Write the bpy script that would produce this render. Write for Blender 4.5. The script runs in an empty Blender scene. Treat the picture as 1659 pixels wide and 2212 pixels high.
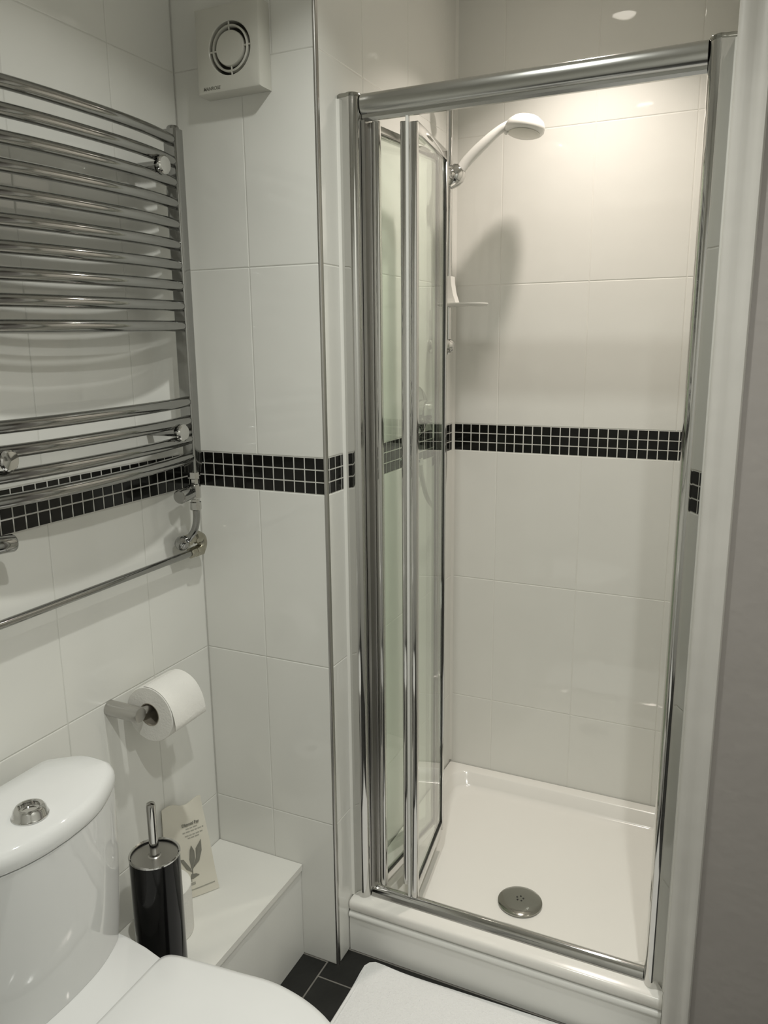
import bpy, bmesh, math, random
from mathutils import Vector, Matrix
random.seed(7)
SC = bpy.context.scene
COL = SC.collection
PI = math.pi
R = math.radians

# ------------------------------------------------------------------ camera
YAW, PITCH, ROLL = 0.43629, 0.21246, -0.00964
CAM = Vector((1.1578, -1.4566, 1.5078))
fw = Vector((-math.sin(YAW) * math.cos(PITCH), math.cos(YAW) * math.cos(PITCH), -math.sin(PITCH)))
ri = Vector((math.cos(YAW), math.sin(YAW), 0))
up = ri.cross(fw)
r2 = ri * math.cos(ROLL) + up * math.sin(ROLL)
u2 = -ri * math.sin(ROLL) + up * math.cos(ROLL)
cd = bpy.data.cameras.new('camera')
cd.sensor_fit = 'HORIZONTAL'
cd.sensor_width = 36.0
cd.lens = 36.0 * 1694.16 / 1659.0
cd.clip_start = 0.02
cam = bpy.data.objects.new('camera', cd)
COL.objects.link(cam)
cam.matrix_world = Matrix(((r2.x, u2.x, -fw.x, CAM.x), (r2.y, u2.y, -fw.y, CAM.y), (r2.z, u2.z, -fw.z, CAM.z), (0, 0, 0, 1)))
SC.camera = cam

# ------------------------------------------------------------------ world, exposure
w = bpy.data.worlds.new('world')
SC.world = w
w.use_nodes = True
w.node_tree.nodes['Background'].inputs[0].default_value = (0.9, 0.92, 1.0, 1)
w.node_tree.nodes['Background'].inputs[1].default_value = 0.02
vs = SC.view_settings
vs.view_transform = 'Standard'
vs.look = 'None'
vs.gamma = 1.0
vs.use_curve_mapping = False
vs.exposure = 0.50
SC.cycles.max_bounces = 14
SC.cycles.transparent_max_bounces = 16
SC.cycles.glossy_bounces = 8

CEIL = 2.42
# ceiling downlights: (x, y, watts, spread, colour)
LAMPS = [
    (0.740, 0.500, 2.7, 2.0, (1.0, 0.905, 0.82)),
    (0.690, -0.42, 3.9, 2.25, (0.985, 0.995, 0.94)),
    (1.300, -1.15, 7.0, 2.4, (0.985, 0.995, 0.95)),  # assumed lamp, added out of view for fill and chrome reflections
]

# ------------------------------------------------------------------ main measures (metres)
W1, W2, D = 0.342, 1.092, 0.794        # shower left wall, right wall, back wall
ZB, PM = 1.1864, 0.02683               # underside and pitch of the mosaic band
ZM = ZB + 3 * PM
ROWS = [(0, ZB - 0.8), (ZB - 0.8, ZB - 0.4), (ZB - 0.4, ZB), (ZM, ZM + 0.4), (ZM + 0.4, ZM + 0.8), (ZM + 0.8, CEIL)]

# ------------------------------------------------------------------ materials
def mat(name, col, rough=0.5, metal=0.0, coat=0.0, noise=0.0, nscale=8.0, bump=0.0, bscale=6.0, spec=0.5, ior=1.5, emit=None, estr=0.0, detail=3.0, sheen=0.0, coatrough=0.03):
    m = bpy.data.materials.new(name)
    m.use_nodes = True
    nt = m.node_tree
    b = nt.nodes['Principled BSDF']
    b.inputs['Base Color'].default_value = (*col, 1)
    b.inputs['Roughness'].default_value = rough
    b.inputs['Metallic'].default_value = metal
    b.inputs['Specular IOR Level'].default_value = spec
    b.inputs['IOR'].default_value = ior
    b.inputs['Coat Weight'].default_value = coat
    b.inputs['Coat Roughness'].default_value = coatrough
    b.inputs['Sheen Weight'].default_value = sheen
    if emit:
        b.inputs['Emission Color'].default_value = (*emit, 1)
        b.inputs['Emission Strength'].default_value = estr
    if noise or bump:
        tc = nt.nodes.new('ShaderNodeTexCoord')
        oi = nt.nodes.new('ShaderNodeObjectInfo')
        vm = nt.nodes.new('ShaderNodeVectorMath')
        vm.operation = 'MULTIPLY_ADD'
        vm.inputs[1].default_value = (13.0, 7.0, 5.0)
        cmb = nt.nodes.new('ShaderNodeCombineXYZ')
        for i in range(3):
            nt.links.new(oi.outputs['Random'], cmb.inputs[i])
        nt.links.new(cmb.outputs[0], vm.inputs[0])
        nt.links.new(tc.outputs['Object'], vm.inputs[2])
    if noise:
        n = nt.nodes.new('ShaderNodeTexNoise')
        n.inputs['Scale'].default_value = nscale
        n.inputs['Detail'].default_value = detail
        nt.links.new(vm.outputs[0], n.inputs['Vector'])
        mx = nt.nodes.new('ShaderNodeMix')
        mx.data_type = 'RGBA'
        mx.inputs[6].default_value = (*[c * (1 - noise) for c in col], 1)
        mx.inputs[7].default_value = (*[min(1, c * (1 + noise)) for c in col], 1)
        nt.links.new(n.outputs['Fac'], mx.inputs[0])
        nt.links.new(mx.outputs[2], b.inputs['Base Color'])
    if bump:
        n2 = nt.nodes.new('ShaderNodeTexNoise')
        n2.inputs['Scale'].default_value = bscale
        n2.inputs['Detail'].default_value = 1.5
        nt.links.new(vm.outputs[0], n2.inputs['Vector'])
        bp = nt.nodes.new('ShaderNodeBump')
        bp.inputs['Strength'].default_value = 1.0
        bp.inputs['Distance'].default_value = bump
        nt.links.new(n2.outputs['Fac'], bp.inputs['Height'])
        nt.links.new(bp.outputs[0], b.inputs['Normal'])
    return m

M = {}
M['tile'] = mat('white_glazed_tile', (0.79, 0.785, 0.74), rough=0.04, noise=0.02, nscale=5, bump=0.0012, bscale=9, spec=0.5)
M['grout'] = mat('pale_grout', (0.66, 0.655, 0.61), rough=0.85, noise=0.12, nscale=30)
M['sgrout'] = mat('shower_grout', (0.77, 0.76, 0.71), rough=0.7, noise=0.04, nscale=30)
M['mgrout'] = mat('light_mosaic_grout', (0.62, 0.61, 0.57), rough=0.8, noise=0.06, nscale=60)
M['mosaic'] = mat('black_mosaic_tile', (0.006, 0.006, 0.005), rough=0.12, noise=0.3, nscale=60, spec=0.35)
M['floortile'] = mat('black_floor_tile', (0.011, 0.011, 0.010), rough=0.35, noise=0.35, nscale=20, bump=0.0008, bscale=60)
M['fgrout'] = mat('grey_floor_grout', (0.20, 0.19, 0.17), rough=0.9, noise=0.2, nscale=50)
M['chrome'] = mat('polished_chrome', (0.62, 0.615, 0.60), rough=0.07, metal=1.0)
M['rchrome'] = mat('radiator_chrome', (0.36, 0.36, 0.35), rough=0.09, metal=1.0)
M['rail'] = mat('brushed_header_chrome', (0.55, 0.55, 0.53), rough=0.20, metal=1.0)
M['satin'] = mat('satin_chrome', (0.50, 0.49, 0.47), rough=0.28, metal=1.0)
M['waste'] = mat('waste_cover_metal', (0.36, 0.36, 0.33), rough=0.13, metal=1.0)
M['brass'] = mat('tarnished_chrome_fitting', (0.42, 0.40, 0.33), rough=0.22, metal=1.0, noise=0.25, nscale=60)
M['ceramic'] = mat('white_ceramic', (0.74, 0.745, 0.73), rough=0.06, noise=0.01, nscale=3, spec=0.5)
M['plastic'] = mat('white_plastic', (0.74, 0.735, 0.70), rough=0.25, noise=0.015, nscale=6)
M['fanplastic'] = mat('fan_white_plastic', (0.62, 0.61, 0.55), rough=0.22, noise=0.02, nscale=6)
M['seat'] = mat('toilet_seat_plastic', (0.76, 0.765, 0.75), rough=0.14, noise=0.01, nscale=5)
M['acrylic'] = mat('white_tray_acrylic', (0.85, 0.83, 0.78), rough=0.16, noise=0.01, nscale=4)
M['panel'] = mat('white_tray_panel', (0.80, 0.795, 0.755), rough=0.3, noise=0.03, nscale=6)
M['ledge'] = mat('white_ledge_board', (0.80, 0.79, 0.74), rough=0.3, noise=0.03, nscale=9)
M['paint'] = mat('gloss_trim_paint', (0.60, 0.58, 0.54), rough=0.35, noise=0.10, nscale=7, bump=0.002, bscale=14)
M['greywall'] = mat('grey_wall_paint', (0.34, 0.315, 0.295), rough=0.6, noise=0.06, nscale=9, bump=0.001, bscale=40)
M['ceil'] = mat('ceiling_paint', (0.84, 0.835, 0.80), rough=0.8, noise=0.02)
M['black'] = mat('glossy_black_enamel', (0.004, 0.004, 0.004), rough=0.12, noise=0.1, nscale=5, spec=0.28)
M['dark'] = mat('dark_rubber_and_shade', (0.02, 0.02, 0.018), rough=0.5, noise=0.1)  # door gaskets; also painted shade in the lid gap and drain holes
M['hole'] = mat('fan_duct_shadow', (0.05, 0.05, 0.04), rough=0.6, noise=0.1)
M['paper'] = mat('toilet_paper', (0.80, 0.785, 0.74), rough=0.95, noise=0.02, nscale=40, bump=0.0006, bscale=220)
M['card'] = mat('card_core', (0.30, 0.27, 0.22), rough=0.9, noise=0.1)
M['bag'] = mat('cream_paper_bag', (0.66, 0.63, 0.54), rough=0.75, noise=0.03, nscale=12, bump=0.003, bscale=16)
M['ink'] = mat('grey_print', (0.20, 0.195, 0.165), rough=0.8, noise=0.15, nscale=90)
M['inkpale'] = mat('pale_grey_print', (0.36, 0.35, 0.30), rough=0.8, noise=0.2, nscale=90)
M['towel'] = mat('white_towelling', (0.84, 0.84, 0.83), rough=0.95, noise=0.015, nscale=80, bump=0.002, bscale=260, sheen=0.3)
M['silicone'] = mat('white_silicone', (0.78, 0.77, 0.72), rough=0.4, noise=0.02)
M['lamp'] = mat('lamp_glass', (0.9, 0.9, 0.9), rough=0.2, emit=(1, 0.93, 0.82), estr=6.0, noise=0.01)
M['wood'] = mat('dark_stained_door', (0.035, 0.022, 0.015), rough=0.4, noise=0.3, nscale=6)

def glass_mat():
    m = bpy.data.materials.new('shower_glass')
    m.use_nodes = True
    nt = m.node_tree
    nt.nodes.clear()
    out = nt.nodes.new('ShaderNodeOutputMaterial')
    tr = nt.nodes.new('ShaderNodeBsdfTransparent')
    tr.inputs[0].default_value = (0.955, 0.985, 0.955, 1)
    gl = nt.nodes.new('ShaderNodeBsdfGlossy')
    gl.inputs['Roughness'].default_value = 0.0
    gl.inputs['Color'].default_value = (1, 1, 1, 1)
    fr = nt.nodes.new('ShaderNodeFresnel')
    fr.inputs['IOR'].default_value = 1.5
    ge = nt.nodes.new('ShaderNodeNewGeometry')
    inv = nt.nodes.new('ShaderNodeMath')
    inv.operation = 'SUBTRACT'
    inv.inputs[0].default_value = 1.0
    nt.links.new(ge.outputs['Backfacing'], inv.inputs[1])
    mul = nt.nodes.new('ShaderNodeMath')
    mul.operation = 'MULTIPLY'
    nt.links.new(fr.outputs[0], mul.inputs[0])
    nt.links.new(inv.outputs[0], mul.inputs[1])
    two = nt.nodes.new('ShaderNodeMath')      # both faces of the pane reflect
    two.operation = 'MULTIPLY'
    two.use_clamp = True
    two.inputs[1].default_value = 1.5
    nt.links.new(mul.outputs[0], two.inputs[0])
    mx = nt.nodes.new('ShaderNodeMixShader')
    nt.links.new(two.outputs[0], mx.inputs[0])
    nt.links.new(tr.outputs[0], mx.inputs[1])
    nt.links.new(gl.outputs[0], mx.inputs[2])
    nt.links.new(mx.outputs[0], out.inputs[0])
    return m
M['glass'] = glass_mat()

# ------------------------------------------------------------------ object helpers
def tag(o, label=None, cat=None, group=None, kind=None):
    if label: o['label'] = label
    if cat: o['category'] = cat
    if group: o['group'] = group
    if kind: o['kind'] = kind
    return o

ORG = {}
def thing(name, label, cat, loc, group=None):
    o = bpy.data.objects.new(name, None)
    o.empty_display_size = 0.02
    COL.objects.link(o)
    o.location = loc
    ORG[o] = Vector(loc)
    return tag(o, label, cat, group)

def obj(name, bm, m, parent=None, smooth=35, loc=None, label=None):
    """Link one mesh object; bm is in world coordinates."""
    org = ORG[parent] if parent is not None else Vector(loc or (0, 0, 0))
    bmesh.ops.recalc_face_normals(bm, faces=bm.faces)
    if org.length:
        bmesh.ops.translate(bm, verts=bm.verts, vec=-org)
    me = bpy.data.meshes.new(name)
    bm.to_mesh(me)
    bm.free()
    if smooth:
        me.shade_smooth()
        me.set_sharp_from_angle(angle=R(smooth))
    me.materials.append(M[m] if isinstance(m, str) else m)
    o = bpy.data.objects.new(name, me)
    COL.objects.link(o)
    if parent is not None:
        o.parent = parent
    else:
        o.location = org
    ORG[o] = org
    if label: o['label'] = label
    return o

def share(name, src, parent, loc, rot=None, root=False):
    o = bpy.data.objects.new(name, src)
    COL.objects.link(o)
    o.parent = parent
    o.location = loc
    if rot: o.rotation_euler = rot
    return o

def nb(): return bmesh.new()

def box(bm, lo, hi, bev=0.0, seg=2):
    r = bmesh.ops.create_cube(bm, size=1.0)
    vs_ = r['verts']
    for v in vs_:
        v.co = Vector([lo[i] + (v.co[i] + 0.5) * (hi[i] - lo[i]) for i in range(3)])
    if bev:
        es = list({e for v in vs_ for e in v.link_edges})
        bmesh.ops.bevel(bm, geom=es, offset=bev, segments=seg, profile=0.5, affect='EDGES')
    return bm

def loft(bm, rings, cap0=True, cap1=True, closed=True):
    vv = [[bm.verts.new(p) for p in r] for r in rings]
    n = len(rings[0])
    for a, b in zip(vv[:-1], vv[1:]):
        for i in range(n if closed else n - 1):
            j = (i + 1) % n
            bm.faces.new((a[i], a[j], b[j], b[i]))
    if cap0: bm.faces.new(list(reversed(vv[0])))
    if cap1: bm.faces.new(vv[-1])
    return vv

def prism(bm, pts, axis, a, b):
    """pts: 2D polygon in the plane across axis; z: (x,y); x: (y,z); y: (x,z)."""
    def P(p, t):
        return {'z': (p[0], p[1], t), 'x': (t, p[0], p[1]), 'y': (p[0], t, p[1])}[axis]
    loft(bm, [[P(p, a) for p in pts], [P(p, b) for p in pts]])

def frames(pts):
    pts = [Vector(p) for p in pts]
    T = []
    for i in range(len(pts)):
        a = pts[max(0, i - 1)]
        b = pts[min(len(pts) - 1, i + 1)]
        T.append((b - a).normalized())
    ref = Vector((0, 0, 1)) if abs(T[0].z) < 0.9 else Vector((1, 0, 0))
    N = [(ref - T[0] * ref.dot(T[0])).normalized()]
    for i in range(1, len(pts)):
        n = N[-1] - T[i] * N[-1].dot(T[i])
        N.append(n.normalized())
    return pts, T, N

def tube(bm, pts, r, seg=16, caps=True):
    pts, T, N = frames(pts)
    rr = r if isinstance(r, (list, tuple)) else [r] * len(pts)
    rings = []
    for p, t, n, q in zip(pts, T, N, rr):
        b = t.cross(n)
        rings.append([p + (n * math.cos(2 * PI * k / seg) + b * math.sin(2 * PI * k / seg)) * q for k in range(seg)])
    loft(bm, rings, caps, caps)

def spline(pts, n=8):
    pts = [Vector(p) for p in pts]
    out = []
    P = [pts[0] * 2 - pts[1]] + pts + [pts[-1] * 2 - pts[-2]]
    for i in range(1, len(P) - 2):
        for k in range(n):
            t = k / n
            a, b, c, d = P[i - 1], P[i], P[i + 1], P[i + 2]
            out.append(0.5 * ((2 * b) + (c - a) * t + (2 * a - 5 * b + 4 * c - d) * t * t + (3 * b - a - 3 * c + d) * t ** 3))
    out.append(pts[-1])
    return out

def lathe(bm, prof, org, axis=(0, 0, 1), seg=32, cap0=True, cap1=True):
    """prof: [(radius, height)] turned round an axis through org."""
    ax = Vector(axis).normalized()
    ref = Vector((1, 0, 0)) if abs(ax.x) < 0.9 else Vector((0, 1, 0))
    n = (ref - ax * ref.dot(ax)).normalized()
    b = ax.cross(n)
    org = Vector(org)
    rings = []
    for r, h in prof:
        rings.append([org + ax * h + (n * math.cos(2 * PI * k / seg) + b * math.sin(2 * PI * k / seg)) * max(r, 1e-5) for k in range(seg)])
    loft(bm, rings, cap0, cap1)

def rrect(x0, x1, y0, y1, r, n=6):
    pts = []
    for cx, cy, a0 in ((x1 - r, y1 - r, 0), (x0 + r, y1 - r, 90), (x0 + r, y0 + r, 180), (x1 - r, y0 + r, 270)):
        for k in range(n + 1):
            a = R(a0 + 90 * k / n)
            pts.append((cx + r * math.cos(a), cy + r * math.sin(a)))
    return pts

# ------------------------------------------------------------------ tiled walls
TILE_CACHE = {}
def tile_mesh(w_, h_, t, bev, m, name):
    key = (round(w_, 4), round(h_, 4), m)
    if key in TILE_CACHE: return TILE_CACHE[key]
    bm = nb()
    a, b = w_ / 2, h_ / 2
    def ring(ix, z): return [(-a + ix, -b + ix, z), (a - ix, -b + ix, z), (a - ix, b - ix, z), (-a + ix, b - ix, z)]
    loft(bm, [ring(0, -t), ring(0, -bev), ring(bev * 0.35, -bev * 0.35), ring(bev * 1.6, 0)])
    bmesh.ops.recalc_face_normals(bm, faces=bm.faces)
    me = bpy.data.meshes.new(name)
    bm.to_mesh(me)
    bm.free()
    me.materials.append(M[m])
    TILE_CACHE[key] = me
    return me

# rotations taking local (u right, v up, n out) to each wall
ROT = {'-y': (R(90), 0, 0), '+x': (R(90), 0, R(90)), '-x': (R(90), 0, R(-90)), '+y': (R(90), 0, R(180)), '+z': (0, 0, 0)}

def wall_tiles(parent, facing, plane, joints, rows, gap=0.0013, jm='tile', t=0.008, bev=0.0012, nm='tile'):
    """joints: sorted positions along the wall, one list or one per row."""
    for ri_, (z0, z1) in enumerate(rows):
        js = joints[ri_] if isinstance(joints[0], (list, tuple)) else joints
        for a, b in zip(js[:-1], js[1:]):
            w_, h_ = b - a - gap, z1 - z0 - gap
            if w_ < 0.004 or h_ < 0.004: continue
            me = tile_mesh(w_, h_, t, bev, jm, nm)
            c, cz = (a + b) / 2, (z0 + z1) / 2
            loc = (c, plane, cz) if facing in ('-y', '+y') else (plane, c, cz)
            share(nm, me, parent, loc, ROT[facing])

def lines(lo, hi, first, step):
    k0 = math.ceil((lo - first) / step - 1e-6)
    out = [lo]
    x = first + k0 * step
    while x < hi - 0.004:
        if x > lo + 0.004: out.append(x)
        x += step
    out.append(hi)
    return out

def mosaic(parent, facing, plane, lo, hi, first):
    rows = [(ZB + k * PM, ZB + (k + 1) * PM) for k in range(3)]
    wall_tiles(parent, facing, plane, lines(lo, hi, first, PM), rows, gap=0.0028, jm='mosaic', t=0.005, bev=0.0006, nm='mosaic_tile')

def struct(name, bm, m, smooth=35):
    return tag(obj(name, bm, m, None, smooth), kind='structure')

REAR, SIDE = -1.95, 1.75
bm = box(nb(), (-0.08, REAR, 0), (-0.0008, 0.0, CEIL))
wl = struct('wall_left', bm, 'grout', 0)
wall_tiles(wl, '+x', 0.0, lines(REAR, -0.001, -0.192, 0.249), ROWS)
mosaic(wl, '+x', 0.0, REAR + 0.9, -0.001, -0.48605)
bm = box(nb(), (-0.08, 0.0008, 0), (W1 - 0.006, 0.90, CEIL))
wb = struct('wall_back', bm, 'grout', 0)
jf = [0.001, 0.1683, W1 - 0.004]
wall_tiles(wb, '-y', 0.0, [jf, jf, jf, jf, jf, [0.001, 0.2426, W1 - 0.004]], ROWS)
mosaic(wb, '-y', 0.0, 0.001, W1 - 0.004, 0.0471)
bm = box(nb(), (W1 - 0.02, 0.006, 0), (W1 - 0.0008, D, CEIL))
ws = struct('wall_shower_left', bm, 'sgrout', 0)
wall_tiles(ws, '+x', W1, lines(0.004, D - 0.001, 0.2056, 0.25), ROWS)
mosaic(ws, '+x', W1, 0.004, D - 0.001, 0.0170)
bm = box(nb(), (W1 - 0.02, D + 0.0008, 0), (W2 + 0.06, D + 0.08, CEIL))
wk = struct('wall_shower_back', bm, 'sgrout', 0)
wall_tiles(wk, '-y', D, lines(W1 + 0.001, W2 - 0.001, 0.4816, 0.25), ROWS)
mosaic(wk, '-y', D, W1 + 0.001, W2 - 0.001, 0.3733)
bm = box(nb(), (W2 + 0.0008, 0.02, 0), (W2 + 0.048, D, CEIL))
wr = struct('wall_shower_right', bm, 'sgrout', 0)
wall_tiles(wr, '-x', W2, lines(0.03, D - 0.001, 0.2056, 0.25), ROWS)
mosaic(wr, '-x', W2, 0.03, D - 0.001, 0.0170)
# painted stub wall beside the shower and the trim on its edge
struct('wall_right', box(nb(), (1.142, 0.0, 0), (SIDE, 0.06, CEIL)), 'greywall', 0)
bm = nb()
prof = [(1.093, 0.03), (1.093, 0.000), (1.0945, -0.006), (1.100, -0.0095), (1.110, -0.0095), (1.118, -0.0065), (1.126, -0.0055), (1.133, -0.0075), (1.138, -0.0105), (1.1425, -0.0100), (1.145, -0.006), (1.1455, 0.0), (1.1455, 0.03)]
prism(bm, prof, 'z', 0, CEIL)
struct('trim_1', bm, 'paint', 50)
# tiled outer corner of the return: slim chrome quadrant
bm = nb()
qp = [(W1 - 0.0045, 0.010), (W1 - 0.0045, -0.0012)] + [(W1 - 0.0035 + 0.0045 * math.sin(R(a)), 0.0035 - 0.0045 * math.cos(R(a))) for a in range(0, 91, 15)] + [(W1 + 0.001, 0.010)]
prism(bm, qp, 'z', 0, CEIL)
struct('trim_2', bm, 'satin', 50)
# silicone bead in the shower corner
bm = nb()
prism(bm, [(W1, D - 0.007), (W1 + 0.0035, D - 0.0035), (W1 + 0.007, D), (W1, D)], 'z', 0.15, CEIL)
struct('trim_3', bm, 'silicone', 50)
# unseen sides of the room (they close it for the light and the chrome reflections)
struct('wall_side', box(nb(), (SIDE, REAR, 0), (SIDE + 0.06, 0.06, CEIL)), 'tile', 0)
bm = nb()
box(bm, (-0.08, REAR - 0.08, 0), (0.72, REAR, CEIL))
box(bm, (1.52, REAR - 0.08, 0), (SIDE + 0.06, REAR, CEIL))
box(bm, (0.72, REAR - 0.08, 2.02), (1.52, REAR, CEIL))
struct('wall_rear', bm, 'tile', 0)
struct('door_1', box(nb(), (0.723, REAR - 0.06, 0.004), (1.517, REAR - 0.02, 2.017), 0.002, 1), 'plastic', 40)
struct('ceiling', box(nb(), (-0.08, REAR - 0.08, CEIL), (SIDE + 0.06, D + 0.08, CEIL + 0.05)), 'ceil', 0)
fl = struct('floor', box(nb(), (-0.08, REAR - 0.9, -0.05), (SIDE + 0.06, D + 0.08, -0.0012)), 'fgrout', 0)
def floor_tiles():
    xs = [0.001, 0.3115, 0.912, 1.5135, SIDE]
    for ci, (a, b) in enumerate(zip(xs[:-1], xs[1:])):
        ys = lines(REAR, 0.058 if 0.3 < (a + b) / 2 < 1.05 else -0.001, -0.05 if ci % 2 else 0.10, 0.3005)
        for c, d_ in zip(ys[:-1], ys[1:]):
            me = tile_mesh(b - a - 0.004, d_ - c - 0.004, 0.008, 0.001, 'floortile', 'floor_tile')
            share('floor_tile', me, fl, ((a + b) / 2, (c + d_) / 2, 0.0), (0, 0, 0))
floor_tiles()

# ------------------------------------------------------------------ ceiling downlights
LL = ['round recessed ceiling downlight above the shower tray', 'round recessed ceiling downlight over the floor before the shower', 'added fill downlight, assumed in the unseen ceiling towards the rear doorway']
for i, (x, y, p, spread, c) in enumerate(LAMPS):
    t = thing('ceiling_downlight', LL[i], 'downlight', (x, y, CEIL), 'ceiling downlights')
    bm = nb()
    lathe(bm, [(0.031, 0.0), (0.031, -0.004), (0.034, -0.006), (0.042, -0.005), (0.045, 0.0)], (x, y, CEIL), seg=32, cap0=False, cap1=False)
    obj('bezel', bm, 'chrome', t)
    bm = nb()
    lathe(bm, [(0.03, -0.0005), (0.03, -0.0015), (0.0, -0.0015)], (x, y, CEIL), seg=24)
    obj('lens', bm, 'lamp', t)
    ld = bpy.data.lights.new('downlight_bulb', 'AREA')
    ld.shape = 'DISK'
    ld.size = 0.055
    ld.energy = p
    ld.spread = spread
    ld.color = c
    lo = bpy.data.objects.new('downlight_bulb', ld)
    COL.objects.link(lo)
    lo.location = (0, 0, -0.008)
    lo.parent = t

# ------------------------------------------------------------------ boxed ledge in the corner
LZ = 0.257
t = thing('boxed_ledge', 'low white boxed-in ledge in the corner beside the toilet', 'ledge', (0.12, -0.24, 0))
obj('ledge_top', box(nb(), (0.001, -0.475, LZ - 0.018), (0.2485, -0.001, LZ), 0.0015, 1), 'ledge', t)
obj('front_panel', box(nb(), (0.225, -0.475, 0.0), (0.2435, -0.001, LZ - 0.0181)), 'panel', t, 0)
obj('end_panel', box(nb(), (0.001, -0.475, 0.0), (0.2249, -0.457, LZ - 0.0181)), 'panel', t, 0)

# ------------------------------------------------------------------ towel radiator on the left wall
PX, PY0, PY1 = 0.060, -0.089, -0.640
PZ0, PZ1 = 1.235, 1.930
YM, HL = (PY0 + PY1) / 2, abs(PY0 - PY1) / 2
rad = thing('towel_radiator', 'curved chrome ladder towel radiator on the left wall', 'radiator', (0.0, YM, PZ0))
BARZ = [1.909 - 0.0403 * k for k in range(10)] + [1.389 - 0.0399 * k for k in range(4)]
def dpost(y):
    bm = nb()
    pr_ = rrect(PX - 0.017, PX + 0.015, y - 0.0135, y + 0.0135, 0.0045, 3)
    loft(bm, [[(a, b, PZ0) for a, b in pr_], [(a, b, PZ1) for a, b in pr_]])
    return bm
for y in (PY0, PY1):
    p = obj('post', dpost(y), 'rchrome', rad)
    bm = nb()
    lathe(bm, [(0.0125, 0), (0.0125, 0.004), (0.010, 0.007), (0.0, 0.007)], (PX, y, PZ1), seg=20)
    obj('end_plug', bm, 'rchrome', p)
def bar_pts(z, n=28):
    out = []
    for k in range(n + 1):
        u = -1 + 2 * k / n
        yy = YM - u * (HL - 0.012)
        out.append((PX + 0.002 + 0.030 * (1 - abs(u) ** 2.6), yy, z + 0.0155 * (yy - PY0)))
    return out
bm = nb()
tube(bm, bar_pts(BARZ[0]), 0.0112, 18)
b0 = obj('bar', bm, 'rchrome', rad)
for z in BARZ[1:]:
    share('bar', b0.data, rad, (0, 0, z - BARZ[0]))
def bracket(y, z):
    xc = PX + 0.002 + 0.030 * (1 - abs((y - YM) / HL) ** 2.6)
    bm = nb()
    lathe(bm, [(0.009, 0.0), (0.009, xc - 0.004), (0.006, xc - 0.002), (0.006, xc + 0.010)], (0.001, y, z), (1, 0, 0), 18)
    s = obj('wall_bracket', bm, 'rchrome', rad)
    bm = nb()
    lathe(bm, [(0.0155, 0.0), (0.0175, 0.002), (0.0175, 0.006), (0.0150, 0.0085), (0.0, 0.0095)], (xc + 0.010, y, z), (1, 0, 0), 24)
    obj('bracket_cap', bm, 'chrome', s)
for y, z in ((-0.163, 1.848), (-0.155, 1.329), (-0.582, 1.329), (-0.575, 1.848)): bracket(y, z)
def valve(y, s, tag_):
    bm = nb()
    lathe(bm, [(0.012, 0.012), (0.0135, 0.010), (0.0135, -0.004), (0.010, -0.006), (0.010, -0.016), (0.013, -0.018), (0.013, -0.048), (0.010, -0.052), (0.010, -0.056), (0.0125, -0.058), (0.0125, -0.074), (0.008, -0.077)], (PX, y, PZ0 - 0.010), seg=8)
    v = obj('valve_body', bm, 'chrome', rad, 20)
    bm = nb()
    lathe(bm, [(0.008, 0.006), (0.008, 0.016), (0.0125, 0.018), (0.0150, 0.022), (0.0150, 0.064), (0.0130, 0.067), (0.0, 0.067)], (PX, y, PZ0 - 0.042), (0.15, s, -0.04), 20)
    obj('valve_head', bm, 'rchrome', v)
    pts = spline([(PX, y, PZ0 - 0.080), (PX, y, PZ0 - 0.105), (PX - 0.004, y - 0.004 * (1 if s < 0 else -1), PZ0 - 0.130), (PX - 0.016, y + 0.010 * s, PZ0 - 0.150), (0.034, y + 0.018 * s, PZ0 - 0.163)], 6)
    bm = nb()
    tube(bm, pts, 0.0078, 14)
    obj('tail_pipe', bm, 'rchrome', v)
valve(PY0, -1, 'r')
valve(PY1, 1, 'l')
# feed pipe running along the wall under the radiator, with its corner fittings
fp = thing('feed_pipe', 'slim chrome pipe running along the left wall under the radiator', 'pipe', (0.03, -0.5, 1.045))
bm = nb()
tube(bm, [(0.030, -1.9, 1.0445), (0.030, -0.06, 1.0445)], 0.0078, 16)
obj('pipe', bm, 'rchrome', fp)
bm = nb()
lathe(bm, [(0.009, 0), (0.0125, 0.002), (0.0125, 0.016), (0.010, 0.018), (0.010, 0.020), (0.0135, 0.022), (0.0135, 0.040), (0.009, 0.043)], (0.030, -0.083, 1.0445), (0, 1, 0), 8)
obj('compression_nut', bm, 'brass', fp, 20)
bm = nb()
tube(bm, spline([(0.030, -0.048, 1.0445), (0.030, -0.040, 1.050), (0.030, -0.037, 1.060), (0.030, -0.040, 1.072), (0.030, -0.050, 1.0765)], 4), 0.0115, 14)
obj('return_bend', bm, 'brass', fp)
bm = nb()
lathe(bm, [(0.010, 0), (0.0140, 0.002), (0.0140, 0.018), (0.010, 0.020), (0.010, 0.036), (0.014, 0.038), (0.014, 0.048), (0.010, 0.050)], (0.031, -0.046, 1.0765), (0, -1, 0), 8)
obj('compression_nut', bm, 'brass', fp, 20)
bm = nb()
lathe(bm, [(0.0, -0.017), (0.010, -0.015), (0.0155, -0.006), (0.0160, 0.0), (0.0155, 0.006), (0.010, 0.015), (0.0, 0.017)], (0.034, -0.112, 1.076), (0.6, -0.2, 0.6), 16)
obj('elbow', bm, 'rchrome', fp)

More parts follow.
